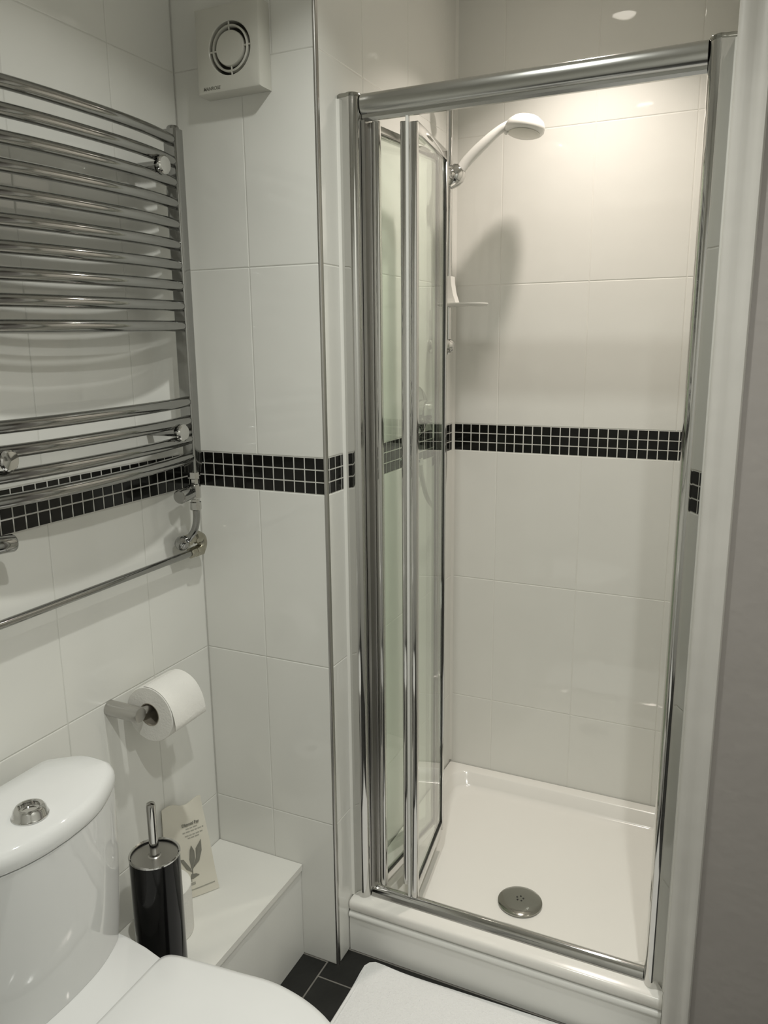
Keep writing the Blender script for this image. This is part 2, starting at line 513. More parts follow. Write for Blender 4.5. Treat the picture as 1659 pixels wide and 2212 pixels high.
# ------------------------------------------------------------------ extractor fan
FX0, FX1, FZ0, FZ1, FD = 0.090, 0.2404, 2.001, 2.158, -0.040
fan = thing('extractor_fan', 'square white extractor fan with round grille high on the wall', 'extractor fan', (0.165, 0.0, 2.071))
FCX, FCZ = 0.171, 2.078
NS = 48
def fan_body():
    bm = nb()
    def ringc(r, y): return [(FCX + r * math.cos(2 * PI * k / NS), y, FCZ + r * math.sin(2 * PI * k / NS)) for k in range(NS)]
    def ringsq(ix, y):
        out = []
        for k in range(NS):
            a = 2 * PI * k / NS
            c, s = math.cos(a), math.sin(a)
            tx = ((FX1 - ix - FCX) if c > 0 else (FCX - FX0 - ix)) / max(abs(c), 1e-6)
            tz = ((FZ1 - ix - FCZ) if s > 0 else (FCZ - FZ0 - ix)) / max(abs(s), 1e-6)
            q = min(tx, tz)
            out.append((FCX + q * c, y, FCZ + q * s))
        return out
    def snap(ix, y):
        ring = ringsq(ix, y)
        for cx, cz in ((FX0 + ix, FZ0 + ix), (FX1 - ix, FZ0 + ix), (FX1 - ix, FZ1 - ix), (FX0 + ix, FZ1 - ix)):
            a0 = math.atan2(cz - FCZ, cx - FCX)
            k = round(a0 / (2 * PI) * NS) % NS
            ring[k] = (cx, y, cz)
        return ring
    loft(bm, [snap(0, -0.0005), snap(0, FD + 0.005), snap(0.0016, FD + 0.0014), snap(0.005, FD), ringc(0.0500, FD), ringc(0.0485, FD + 0.0015), ringc(0.0485, FD + 0.022)], True, True)
    return bm
fb = obj('housing', fan_body(), 'fanplastic', fan, 30)
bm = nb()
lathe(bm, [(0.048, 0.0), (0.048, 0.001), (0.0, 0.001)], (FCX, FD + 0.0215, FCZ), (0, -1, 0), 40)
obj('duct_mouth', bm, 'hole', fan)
bm = nb()
lathe(bm, [(0.0, 0.0), (0.0315, 0.0), (0.0325, 0.002), (0.0325, 0.010), (0.031, 0.0125), (0.0, 0.0125)], (FCX, FD + 0.0125, FCZ), (0, -1, 0), 48)
obj('centre_disc', bm, 'fanplastic', fan)
bm = nb()
lathe(bm, [(0.0385, 0.0), (0.0425, 0.0), (0.0425, 0.010), (0.0395, 0.012), (0.0385, 0.010), (0.0385, 0.0)], (FCX, FD + 0.0125, FCZ), (0, -1, 0), 48, False, False)
obj('grille_ring', bm, 'fanplastic', fan)
for a in (2, 92, 182, 272):
    bm = nb()
    c, s = math.cos(R(a)), math.sin(R(a))
    tube(bm, [(FCX + 0.031 * c, FD + 0.004, FCZ + 0.031 * s), (FCX + 0.049 * c, FD + 0.004, FCZ + 0.049 * s)], 0.0017, 8)
    obj('grille_spoke', bm, 'fanplastic', fan)

def text_mesh(name, body, size, m, parent, mw, bold=0.0):
    cu = bpy.data.curves.new(name, 'FONT')
    cu.body = body
    cu.size = size
    cu.align_x = 'LEFT'
    cu.extrude = 0.00015
    cu.offset = bold
    to = bpy.data.objects.new(name, cu)
    COL.objects.link(to)
    bpy.context.view_layer.update()
    me = bpy.data.meshes.new_from_object(to.evaluated_get(bpy.context.evaluated_depsgraph_get()))
    bpy.data.objects.remove(to)
    me.transform(mw)
    if parent is not None:
        me.transform(Matrix.Translation(-ORG[parent]))
    me.materials.clear()
    me.materials.append(M[m])
    o = bpy.data.objects.new(name, me)
    COL.objects.link(o)
    o.parent = parent
    ORG[o] = ORG[parent]
    return o
mw = Matrix.Translation((0.1045, FD - 0.0002, 2.0075)) @ Matrix.Rotation(R(90), 4, 'X')
mw = mw @ Matrix(((1, 0.18, 0, 0), (0, 1, 0, 0), (0, 0, 1, 0), (0, 0, 0, 1)))
o = text_mesh('lettering', 'MANROSE', 0.0088, 'ink', fan, mw, 0.0002)
o['label'] = 'small dark slanted maker lettering'

# ------------------------------------------------------------------ toilet: cistern, lid, pan
TC = -0.665
tl = thing('toilet', 'white close-coupled toilet with its seat lid closed', 'toilet', (0.30, TC, 0))
def mirror(half):
    return [(x, TC + y) for x, y in half] + [(x, TC - y) for x, y in reversed(half) if abs(y) > 1e-6]
def csp(pts, n=6):
    return [(p.x, p.y) for p in spline([(x, y, 0) for x, y in pts], n)]
top_half = [(0.040, 0.08), (0.040, 0.122), (0.0445, 0.134), (0.082, 0.164), (0.096, 0.1715)] + csp([(0.112, 0.1745), (0.150, 0.1735), (0.166, 0.167), (0.181, 0.153), (0.2005, 0.1205), (0.218, 0.082), (0.2275, 0.042), (0.2305, 0.0)], 4)
bot_half = [(0.036, 0.08), (0.036, 0.120), (0.042, 0.134), (0.075, 0.158), (0.090, 0.162)] + csp([(0.110, 0.164), (0.140, 0.1625), (0.151, 0.158), (0.161, 0.145), (0.174, 0.112), (0.183, 0.078), (0.1875, 0.040), (0.189, 0.0)], 4)
def mixh(t_, g=0.0):
    """body outline between bottom (0) and top (1), drawn in by g."""
    out = []
    for (a, b), (c, d_) in zip(bot_half, top_half):
        x, y = a + (c - a) * t_, b + (d_ - b) * t_
        out.append((0.12 + (x - 0.12) * (1 - g / 0.10), y * (1 - g / 0.17)))
    return out
def ring3(half, z): return [(x, y, z) for x, y in mirror(half)]
bm = nb()
loft(bm, [ring3(mixh(0.0), 0.4172), ring3(mixh(0.30), 0.47), ring3(mixh(0.62), 0.55), ring3(mixh(0.85), 0.64), ring3(mixh(0.95, 0.001), 0.70), ring3(mixh(1.0, 0.0015), 0.7375), ring3(mixh(1.0, 0.006), 0.7385)])
obj('cistern', bm, 'ceramic', tl, 40)
bm = nb()
loft(bm, [ring3(mixh(1, 0.006), 0.7402), ring3(mixh(1, 0.0005), 0.7412), ring3(mixh(1, -0.001), 0.746), ring3(mixh(1, -0.001), 0.756), ring3(mixh(1, 0.001), 0.764), ring3(mixh(1, 0.005), 0.7705), ring3(mixh(1, 0.012), 0.7745), ring3(mixh(1, 0.05), 0.7765)])
lid = obj('cistern_lid', bm, 'ceramic', tl, 40)
bm = nb()
loft(bm, [ring3(mixh(1, 0.005), 0.7384), ring3(mixh(1, 0.005), 0.7403)])
obj('lid_gap_shade', bm, 'dark', tl, 0)  # thin dark sheet standing in for shade in the gap under the lid
BX, BY, BZ = 0.168, -0.680, 0.7762
bm = nb()
lathe(bm, [(0.0, 0.0), (0.0285, 0.0), (0.0285, 0.002), (0.0265, 0.0045), (0.0250, 0.012), (0.0215, 0.0165), (0.0180, 0.0172), (0.0160, 0.016), (0.0150, 0.011)], (BX, BY, BZ), seg=36, cap1=False)
btn = obj('flush_button', bm, 'chrome', lid, 30)
bm = nb()
lathe(bm, [(0.0, 0.0), (0.0152, 0.0), (0.0150, 0.0012), (0.010, -0.0003), (0.0, -0.0012)], (BX, BY, BZ + 0.0102), seg=36)
obj('push_plate', bm, 'chrome', btn, 40)
# pan
def egg(x0, x1, hw, n=20, p=2.2, wid=0.52):
    """half outline from back (x0) to front (x1); widest at wid."""
    out = []
    L = x1 - x0
    for k in range(n + 1):
        s = k / n
        x = x0 + L * s
        if s < wid:
            y = hw * (0.80 + 0.20 * math.sin(PI / 2 * s / wid))
        else:
            y = hw * (max(0, 1 - ((s - wid) / (1 - wid)) ** p)) ** 0.5
        out.append((x, y))
    return out
deck = [(0.030, 0.08), (0.030, 0.148), (0.040, 0.160), (0.12, 0.1655), (0.17, 0.1635), (0.22, 0.157), (0.27, 0.146), (0.32, 0.136), (0.33, 0.0)]
bm = nb()
loft(bm, [ring3([(x, y * 0.93) for x, y in deck], 0.340), ring3([(x, y * 0.985) for x, y in deck], 0.375), ring3(deck, 0.402), ring3([(x, y * 0.985) for x, y in deck], 0.414), ring3([(x, y * 0.95) for x, y in deck], 0.4165)])
pan_bm = bm
obj('pan_deck', pan_bm, 'ceramic', tl, 45)
rim = egg(0.25, 0.660, 0.160, wid=0.5)
def pr_ring(sx, sy, z, x0=0.30):
    return ring3([(x0 + (x - x0) * sx, y * sy) for x, y in rim[1:]], z)
bm = nb()
loft(bm, [pr_ring(0.70, 0.60, 0.0), pr_ring(0.68, 0.56, 0.05), pr_ring(0.70, 0.58, 0.15), pr_ring(0.82, 0.78, 0.26), pr_ring(0.96, 0.97, 0.35), pr_ring(1.0, 1.0, 0.385), pr_ring(0.99, 0.99, 0.398)])
obj('pan', bm, 'ceramic', tl, 50)
bm = nb()
foot = [(0.03, 0.06), (0.03, 0.095), (0.10, 0.10), (0.30, 0.10), (0.30, 0.0)]
loft(bm, [ring3(foot, 0.0), ring3(foot, 0.345)])
obj('pan_foot', bm, 'ceramic', tl, 45)
lidh = csp([(0.266, 0.09), (0.266, 0.128), (0.270, 0.146), (0.288, 0.157), (0.340, 0.164), (0.420, 0.172), (0.480, 0.178), (0.530, 0.174), (0.580, 0.162), (0.625, 0.141), (0.662, 0.106), (0.684, 0.058), (0.690, 0.0)], 4)
def lr(sx, sy, z):
    return ring3([(0.46 + (x - 0.46) * sx, y * sy) for x, y in lidh], z)
bm = nb()
loft(bm, [lr(0.97, 0.97, 0.3985), lr(0.985, 0.985, 0.401), lr(0.985, 0.985, 0.408), lr(0.97, 0.97, 0.410)])
obj('seat_ring', bm, 'seat', tl, 45)
bm = nb()
loft(bm, [lr(0.985, 0.985, 0.4112), lr(1.0, 1.0, 0.413), lr(1.0, 1.0, 0.418), lr(0.985, 0.98, 0.4245), lr(0.94, 0.92, 0.4285), lr(0.5, 0.5, 0.4310)])
obj('seat_lid', bm, 'seat', tl, 50)
# ------------------------------------------------------------------ toilet roll holder and roll
HX, HY, HZ = 0.078, -0.332, 0.772
h = thing('roll_holder', 'chrome toilet roll holder arm fixed to the left wall', 'roll holder', (0.0, HY, HZ))
bm = nb()
lathe(bm, [(0.0, 0.0), (0.0165, 0.0), (0.0165, HX - 0.003), (0.0150, HX + 0.004), (0.0, HX + 0.005)], (0.001, HY, HZ), (1, 0, 0), 28)
obj('wall_post', bm, 'satin', h)
bm = nb()
tube(bm, spline([(HX - 0.012, HY, HZ), (HX - 0.006, HY + 0.018, HZ - 0.001), (HX - 0.004, HY + 0.04, HZ - 0.002), (HX - 0.004, HY + 0.155, HZ - 0.002)], 6), 0.0085, 16)
obj('arm', bm, 'satin', h)
RX, RZ, RY0, RY1, RR, RC = HX - 0.002, HZ - 0.015, -0.300, -0.200, 0.060, 0.0240
roll = thing('toilet_roll', 'toilet roll with a loose end hanging on the chrome wall holder', 'toilet roll', (RX, RY0, RZ))
bm = nb()
lathe(bm, [(RC + 0.001, 0.0), (RR - 0.0015, 0.0), (RR, 0.0015), (RR, 0.0985), (RR - 0.0015, 0.1), (RC + 0.001, 0.1), (RC + 0.001, 0.0)], (RX, RY0, RZ), (0, 1, 0), 64, False, False)
obj('paper', bm, 'paper', roll)
bm = nb()
lathe(bm, [(RC - 0.0005, -0.0002), (RC + 0.0012, -0.0002), (RC + 0.0012, 0.1002), (RC - 0.0005, 0.1002), (RC - 0.0005, -0.0002)], (RX, RY0, RZ), (0, 1, 0), 40, False, False)
obj('card_core', bm, 'card', roll)
bm = nb()
path = []
for a in range(100, 24, -6):
    path.append((RX + (RR + 0.0016) * math.cos(R(a)), RZ + (RR + 0.0016) * math.sin(R(a))))
tx, tz = path[-1]
for k, (dx, dz) in enumerate(((0.006, -0.012), (0.010, -0.026), (0.0125, -0.040), (0.0135, -0.052))):
    path.append((tx + dx, tz + dz))
inner = [(x - 0.0006, z - 0.0006) for x, z in path]
loft(bm, [[(x, y, z) for x, z in path + inner[::-1]] for y in (RY0 + 0.001, RY1 - 0.001)])
obj('loose_sheet', bm, 'paper', roll, 60)

# ------------------------------------------------------------------ toilet brush
KX, KY, KZ, KT, KR = 0.167, -0.413, LZ, 0.535, 0.0485
k = thing('toilet_brush', 'toilet brush in a glossy black cylinder holder with chrome handle', 'toilet brush', (KX, KY, KZ))
bm = nb()
lathe(bm, [(0.0, 0.0), (KR - 0.001, 0.0), (KR, 0.001), (KR, KT - KZ - 0.004), (KR - 0.003, KT - KZ - 0.004), (KR - 0.003, 0.004), (0.0, 0.004)], (KX, KY, KZ + 0.0003), seg=48)
obj('holder', bm, 'black', k)
bm = nb()
lathe(bm, [(KR - 0.0028, 0.0), (KR + 0.0008, 0.0), (KR + 0.0010, 0.003), (KR - 0.0006, 0.0048), (KR - 0.0028, 0.003), (KR - 0.0028, 0.0)], (KX, KY, KT - 0.0045), seg=48, cap0=False, cap1=False)
obj('holder_rim', bm, 'chrome', k)
bm = nb()
lathe(bm, [(0.0, 0.0), (KR - 0.0032, 0.0), (KR - 0.0032, 0.002), (0.013, 0.0025), (0.011, 0.004), (0.0, 0.004)], (KX, KY, KT - 0.0085), seg=48)
obj('brush_lid', bm, 'satin', k)
bm = nb()
lathe(bm, [(0.0, -0.10), (0.0045, -0.10), (0.0045, 0.0), (0.0090, 0.003), (0.0092, 0.105), (0.0082, 0.110), (0.0, 0.111)], (KX, KY, KT - 0.004), seg=24)
obj('handle', bm, 'chrome', k)
bm = nb()
lathe(bm, [(0.006, 0.0), (0.032, 0.004), (0.036, 0.03), (0.034, 0.07), (0.020, 0.085), (0.005, 0.087)], (KX, KY, KZ + 0.03), seg=28)
obj('bristle_head', bm, 'plastic', k)

# ------------------------------------------------------------------ spare roll behind the brush
SX, SY = 0.0945, -0.317
sp = thing('toilet_roll', 'spare toilet roll standing on the ledge behind the black brush holder', 'toilet roll', (SX, SY, LZ))
bm = nb()
lathe(bm, [(0.021, 0.0), (0.056, 0.0), (0.0575, 0.002), (0.0575, 0.113), (0.056, 0.115), (0.021, 0.115), (0.021, 0.0)], (SX, SY, LZ + 0.0004), seg=56, cap0=False, cap1=False)
obj('paper', bm, 'paper', sp)
bm = nb()
lathe(bm, [(0.0195, 0.0), (0.0209, 0.0), (0.0209, 0.1152), (0.0195, 0.1152), (0.0195, 0.0)], (SX, SY, LZ + 0.0004), seg=40, cap0=False, cap1=False)
obj('card_core', bm, 'card', sp)

# ------------------------------------------------------------------ paper disposal bag leaning on the wall
bagT = thing('paper_bag', 'cream paper disposal bag with grey print leaning on the wall tiles', 'paper bag', (0.06, -0.17, LZ))
BA, BB = Vector((0.0450, -0.2550, LZ + 0.001)), Vector((0.1147, -0.1565, LZ + 0.001))
TA, TB = Vector((0.0060, -0.2110, 0.4620)), Vector((0.0370, -0.1090, 0.4470))
def bagP(u, v, off=0.0):
    a = BA.lerp(TA, v)
    b = BB.lerp(TB, v)
    p = a.lerp(b, u)
    n = (BB - BA).cross(TA - BA).normalized()
    bul = 0.006 * math.sin(PI * min(1, max(0, u))) * math.sin(PI * min(1, max(0, v * 0.9 + 0.06))) + 0.0022 * math.sin(9 * v + 3 * u)
    if v > 0.9: p.z += (v - 0.9) * 0.06 * math.sin(2.6 * PI * u)
    return p + n * (bul + off)
def sheet(bm, f, nu, nv, off0, off1):
    g = [[[bm.verts.new(f(i / nu, j / nv, o_)) for i in range(nu + 1)] for j in range(nv + 1)] for o_ in (off0, off1)]
    for s in (0, 1):
        for j in range(nv):
            for i in range(nu):
                q = (g[s][j][i], g[s][j][i + 1], g[s][j + 1][i + 1], g[s][j + 1][i])
                bm.faces.new(q if s else q[::-1])
    for j in range(nv):
        for i, r in ((0, 1), (nu, 0)):
            bm.faces.new((g[0][j][i], g[1][j][i], g[1][j + 1][i], g[0][j + 1][i]))
    for i in range(nu):
        for j in (0, nv):
            bm.faces.new((g[0][j][i], g[1][j][i], g[1][j][i + 1], g[0][j][i + 1]))
bm = nb()
sheet(bm, bagP, 14, 22, -0.003, 0.0)
obj('bag', bm, 'bag', bagT, 60)
def patch(bm, u0, u1, v0, v1, nu=6, nv=1):
    sheet(bm, lambda a, b, o_: bagP(u0 + (u1 - u0) * a, v0 + (v1 - v0) * b, o_), nu, nv, 0.0002, 0.0006)
def patchpoly(bm, pts):
    c = [sum(p[0] for p in pts) / len(pts), sum(p[1] for p in pts) / len(pts)]
    lo = [bm.verts.new(bagP(u, v, 0.0002)) for u, v in pts]
    hi = [bm.verts.new(bagP(u, v, 0.0022)) for u, v in pts]
    n = len(pts)
    bm.faces.new(hi)
    bm.faces.new(lo[::-1])
    for i in range(n):
        bm.faces.new((lo[i], lo[(i + 1) % n], hi[(i + 1) % n], hi[i]))
bm = nb()
for u0, u1, v in ((0.50, 0.80, 0.722), (0.42, 0.92, 0.690), (0.46, 0.88, 0.650), (0.52, 0.82, 0.622)):
    x = u0
    while x < u1 - 0.02:
        wdt = random.uniform(0.05, 0.13)
        patch(bm, x, min(u1, x + wdt), v, v + 0.013, 3)
        x += wdt + 0.018
obj('small_print', bm, 'inkpale', bagT, 0)
bm = nb()
for u0, u1, v, hgt in ((0.42, 0.50, 0.168, 0.030), (0.44, 0.56, 0.128, 0.028), (0.40, 0.94, 0.075, 0.012)):
    patch(bm, u0, u1, v, v + hgt, 4)
obj('footer_print', bm, 'inkpale', bagT, 0)
bm = nb()
patchpoly(bm, [(0.52, 0.30), (0.50, 0.40), (0.53, 0.50), (0.57, 0.545), (0.62, 0.48), (0.62, 0.40), (0.56, 0.30)])
patchpoly(bm, [(0.57, 0.31), (0.64, 0.40), (0.66, 0.50), (0.80, 0.575), (0.78, 0.46), (0.70, 0.36)])
patchpoly(bm, [(0.30, 0.43), (0.38, 0.42), (0.50, 0.31), (0.52, 0.27), (0.42, 0.31)])
patchpoly(bm, [(0.53, 0.31), (0.545, 0.31), (0.53, 0.22), (0.515, 0.22)])
patchpoly(bm, [(0.47, 0.205), (0.50, 0.245), (0.60, 0.235), (0.66, 0.215), (0.52, 0.195)])
obj('leaf_drawing', bm, 'ink', bagT, 0)
def bag_text(body, u, v, size, m):
    ex = (bagP(u + 0.2, v) - bagP(u, v)).normalized()
    ey = (bagP(u, v + 0.1) - bagP(u, v)).normalized()
    ez = ex.cross(ey).normalized()
    ey = ez.cross(ex)
    o_ = bagP(u, v, 0.0030)
    mw = Matrix(((ex.x, ey.x, ez.x, o_.x), (ex.y, ey.y, ez.y, o_.y), (ex.z, ey.z, ez.z, o_.z), (0, 0, 0, 1)))
    return text_mesh('lettering', body, size, m, bagT, mw, 0.0004)
bag_text('Disposal Bag', 0.42, 0.765, 0.0088, 'ink')

# ------------------------------------------------------------------ shower tray and waste
YF = 0.057
TZ = 0.143
tr = thing('shower_tray', 'white rectangular shower tray with a raised rim and front panel', 'shower tray', (0.717, 0.42, 0))
def trr(x0, x1, y0, y1, r, z): return [(a, b, z) for a, b in rrect(x0, x1, y0, y1, r, 6)]
A0, A1, B1 = W1 + 0.0015, W2 - 0.0015, D - 0.0015
bm = nb()
loft(bm, [trr(A0, A1, YF + 0.004, B1, 0.004, TZ - 0.026), trr(A0, A1, YF, B1, 0.004, TZ - 0.022), trr(A0, A1, YF, B1, 0.004, TZ - 0.010), trr(A0, A1, YF + 0.0015, B1, 0.005, TZ - 0.004), trr(A0 + 0.002, A1 - 0.002, YF + 0.006, B1 - 0.002, 0.006, TZ),
          trr(A0 + 0.030, A1 - 0.030, YF + 0.082, B1 - 0.032, 0.05, TZ), trr(A0 + 0.036, A1 - 0.036, YF + 0.088, B1 - 0.038, 0.05, TZ - 0.003), trr(A0 + 0.046, A1 - 0.046, YF + 0.098, B1 - 0.048, 0.05, TZ - 0.036),
          trr(A0 + 0.054, A1 - 0.054, YF + 0.106, B1 - 0.056, 0.055, TZ - 0.044), trr(A0 + 0.075, A1 - 0.075, YF + 0.125, B1 - 0.075, 0.06, TZ - 0.047), trr(0.62, 0.82, 0.20, 0.40, 0.09, TZ - 0.052)], False, True)
obj('tray_body', bm, 'acrylic', tr, 50)
bm = nb()
pf = [(YF + 0.003, 0.0005), (YF + 0.003, 0.096), (YF + 0.0005, 0.0970), (YF - 0.002, 0.1005), (YF - 0.002, 0.106), (YF + 0.001, 0.110), (YF + 0.006, 0.1125), (YF + 0.006, 0.1168), (YF + 0.03, 0.1168), (YF + 0.03, 0.0005)]
prism(bm, pf, 'x', A0 + 0.001, A1 - 0.001)
obj('front_panel', bm, 'panel', tr, 50)
DX, DY, DZ = 0.721, 0.287, TZ - 0.0515
dr = thing('shower_waste', 'round domed chrome waste cover with small holes in the tray', 'drain cover', (DX, DY, DZ))
bm = nb()
lathe(bm, [(0.050, 0.0), (0.0565, 0.003), (0.0565, 0.006), (0.052, 0.0085), (0.040, 0.0115), (0.020, 0.0135), (0.0, 0.014)], (DX, DY, DZ), seg=56)
obj('cover', bm, 'waste', dr, 60)
for a in range(5):
    bm = nb()
    lathe(bm, [(0.0, 0.0), (0.0024, 0.0), (0.0024, 0.0006), (0.0, 0.0006)], (DX + 0.0085 * math.cos(R(72 * a + 20)), DY + 0.0085 * math.sin(R(72 * a + 20)), DZ + 0.01375), seg=12)
    obj('drain_hole', bm, 'dark', dr)  # flat dark discs stand in for the shade inside the holes

# ------------------------------------------------------------------ bi-fold shower door and frame
sd = thing('shower_door', 'chrome framed glass bi-fold shower door folded open to the left', 'shower door', (0.717, 0.11, TZ))
PF, PB = 0.080, 0.128
def post_prof(x0, x1, flip):
    """wall at x0 side; rounded towards the opening."""
    s = 1 if not flip else -1
    a = x0 if not flip else x1
    pts = [(0.0, PB), (0.0, PF + 0.006), (0.002, PF + 0.0045), (0.019, PF + 0.003), (0.0215, PF + 0.0015), (0.026, PF), (0.031, PF + 0.0005), (0.036, PF + 0.003), (0.040, PF + 0.007), (0.0435, PF + 0.0135), (0.0455, PF + 0.023), (0.0455, PB)]
    return [(a + s * u, y) for u, y in pts]
PT = 2.004
for x0, x1, fl_ in ((W1 + 0.001, 0, False), (0, W2 - 0.001, True)):
    pr_ = post_prof(x0, x1, fl_)
    bm = nb()
    prism(bm, pr_, 'z', TZ + 0.0005, PT - 0.008)
    p = obj('frame_post', bm, 'chrome', sd, 40)
    bm = nb()
    cx = sum(a for a, b in pr_) / len(pr_)
    cy = sum(b for a, b in pr_) / len(pr_)
    big = [(a + (0.0006 if a > cx else -0.0006), b + (0.0006 if b > cy else -0.0008)) for a, b in pr_]
    sml = [(cx + (a - cx) * 0.93, cy + (b - cy) * 0.93) for a, b in pr_]
    loft(bm, [[(a, b, PT - 0.008) for a, b in big], [(a, b, PT - 0.002) for a, b in big], [(a, b, PT) for a, b in sml]])
    obj('post_cap', bm, 'waste', p, 40)
for xw, sg in ((W1 + 0.0002, 1), (W2 - 0.0002, -1)):
    bm = nb()
    prism(bm, [(xw, PF - 0.001), (xw + sg * 0.004, PF + 0.0015), (xw + sg * 0.0055, PF + 0.0044), (xw, PF + 0.0055)], 'z', TZ + 0.001, PT - 0.01)
    obj('sealant_bead', bm, 'silicone', sd, 40)
XA, XB = W1 + 0.0470, W2 - 0.0470
RF = 0.092
# header rail: a convex face above a small lower lip
bm = nb()
hp = [(0.132, 1.957), (0.132, 2.0035), (0.109, 2.0035), (0.101, 2.0025), (0.0955, 1.999), (0.0925, 1.993), (0.0918, 1.984), (0.0930, 1.975), (0.0965, 1.967), (0.1020, 1.9635), (0.1020, 1.957), (0.107, 1.952), (0.113, 1.952), (0.113, 1.957)]
prism(bm, hp, 'x', XA, XB)
obj('header_rail', bm, 'rail', sd, 40)
bm = nb()
spf = [(0.132, TZ + 0.0005), (0.132, TZ + 0.010), (0.122, TZ + 0.017), (0.117, TZ + 0.0215), (0.112, TZ + 0.0225), (0.107, TZ + 0.020), (0.101, TZ + 0.014), (0.097, TZ + 0.006), (0.0955, TZ + 0.0005)]
prism(bm, spf, 'x', XA, XB)
obj('sill_rail', bm, 'chrome', sd, 40)
# hinge strips against the left post
bm = nb()
prism(bm, [(XA, 0.100), (XA + 0.008, 0.098), (XA + 0.0085, 0.122), (XA, 0.128)], 'z', TZ + 0.023, 1.9525)
obj('hinge_channel', bm, 'satin', sd, 40)

def panel(name, p0, p1, near_lobes):
    """glass leaf from near point p0 to far point p1 (plan), with stiles, rails and gaskets."""
    p0, p1 = Vector((*p0, 0)), Vector((*p1, 0))
    d = (p1 - p0).normalized()
    n = Vector((d.y, -d.x, 0))            # towards +x
    L = (p1 - p0).length
    Z0, Z1 = TZ + 0.030, 1.945
    def P(s, q, z): return p0 + d * s + n * q + Vector((0, 0, z))
    def bar(bm, s0, s1, q0, q1, z0, z1, bev=0.0):
        loft(bm, [[P(s0, q0, z), P(s1, q0, z), P(s1, q1, z), P(s0, q1, z)] for z in (z0, z1)])
        if bev:
            bmesh.ops.bevel(bm, geom=list(bm.edges), offset=bev, segments=2, profile=0.5, affect='EDGES')
        return bm
    g = obj('glass_panel', bar(nb(), 0.006, L - 0.004, -0.0025, 0.0025, Z0 + 0.004, Z1 - 0.004), 'glass', sd, 0)
    # near stile: rounded profile
    def lobe(sc, qc, rs, rq, z0, z1, nm, m):
        bm = nb()
        ring = [(sc + rs * math.copysign(abs(math.cos(2 * PI * k_ / 20)) ** 0.7, math.cos(2 * PI * k_ / 20)), qc + rq * math.copysign(abs(math.sin(2 * PI * k_ / 20)) ** 0.7, math.sin(2 * PI * k_ / 20))) for k_ in range(20)]
        loft(bm, [[P(s_, q_, z) for s_, q_ in ring] for z in (z0, z1)])
        return obj(nm, bm, m, g, 40)
    for sc, qc, rs, rq, z0, z1, nm, m in near_lobes:
        lobe(sc, qc, rs, rq, z0, z1, nm, m)
    obj('stile', bar(nb(), L - 0.012, L, -0.0075, 0.0075, Z0 - 0.004, Z1, 0.0015), 'chrome', g, 40)
    obj('gasket', bar(nb(), L - 0.0175, L - 0.0122, 0.0026, 0.0052, Z0 + 0.02, Z1 - 0.02), 'dark', g, 0)
    obj('bottom_rail', bar(nb(), 0.010, L - 0.0125, -0.007, 0.007, Z0 - 0.004, Z0 + 0.022, 0.0015), 'chrome', g, 40)
    obj('gasket', bar(nb(), 0.014, L - 0.0125, 0.0026, 0.0058, Z0 + 0.0222, Z0 + 0.0262), 'dark', g, 0)
    obj('top_rail', bar(nb(), 0.010, L - 0.0125, -0.007, 0.007, Z1 - 0.022, Z1, 0.0015), 'chrome', g, 40)
    return g
ZL, ZH = TZ + 0.024, 1.952
panel('glass_panel', (0.4125, 0.118), (0.4425, 0.398), [(0.004, 0.0, 0.008, 0.0085, ZL, ZH, 'stile', 'chrome'), (0.004, -0.014, 0.004, 0.004, ZL, ZH, 'hinge_rod', 'satin')])
panel('glass_panel', (0.4990, 0.114), (0.4610, 0.398), [(0.003, 0.001, 0.010, 0.0085, ZL - 0.002, ZH - 0.012, 'stile', 'chrome'), (0.000, -0.0125, 0.007, 0.0036, ZL - 0.002, ZH, 'seal_strip', 'plastic'), (0.022, -0.026, 0.007, 0.0075, ZL + 0.014, ZH - 0.004, 'handle_strip', 'chrome')])
bm = nb()
tube(bm, [(0.4520, 0.404, TZ + 0.03), (0.4520, 0.404, 1.945)], 0.0055, 12)
obj('fold_hinge', bm, 'satin', sd)

# ------------------------------------------------------------------ riser rail with hand shower, soap dish and mixer
SRX, SRY = W1 + 0.052, 0.606
rs = thing('shower_riser', 'slim chrome riser rail with slider on the shower wall', 'shower rail', (W1, SRY, 1.50))
bm = nb()
tube(bm, [(SRX, SRY, 1.475), (SRX, SRY, 2.13)], 0.0085, 18)
obj('rail', bm, 'chrome', rs)
for z in (1.498, 2.115):
    bm = nb()
    lathe(bm, [(0.0, 0.0), (0.020, 0.0), (0.020, 0.004), (0.013, 0.008), (0.013, 0.040), (0.018, 0.044), (0.0195, 0.052), (0.0185, 0.062), (0.012, 0.068), (0.0, 0.069)], (W1 + 0.0008, SRY, z), (1, 0, 0), 24)
    obj('rail_bracket', bm, 'chrome', rs)
bm = nb()
lathe(bm, [(0.0, -0.030), (0.012, -0.029), (0.023, -0.021), (0.0275, -0.006), (0.0275, 0.006), (0.022, 0.020), (0.0145, 0.027), (0.0, 0.028)], (SRX + 0.014, SRY, 1.932), (0.75, 0, 0.6), 24)
sl = obj('slider', bm, 'chrome', rs)
bm = nb()
lathe(bm, [(0.008, 0.0), (0.0125, 0.003), (0.0125, 0.014), (0.009, 0.018), (0.0, 0.019)], (SRX + 0.014, SRY - 0.024, 1.932), (0, -1, 0.0), 20)
obj('slider_knob', bm, 'chrome', sl)
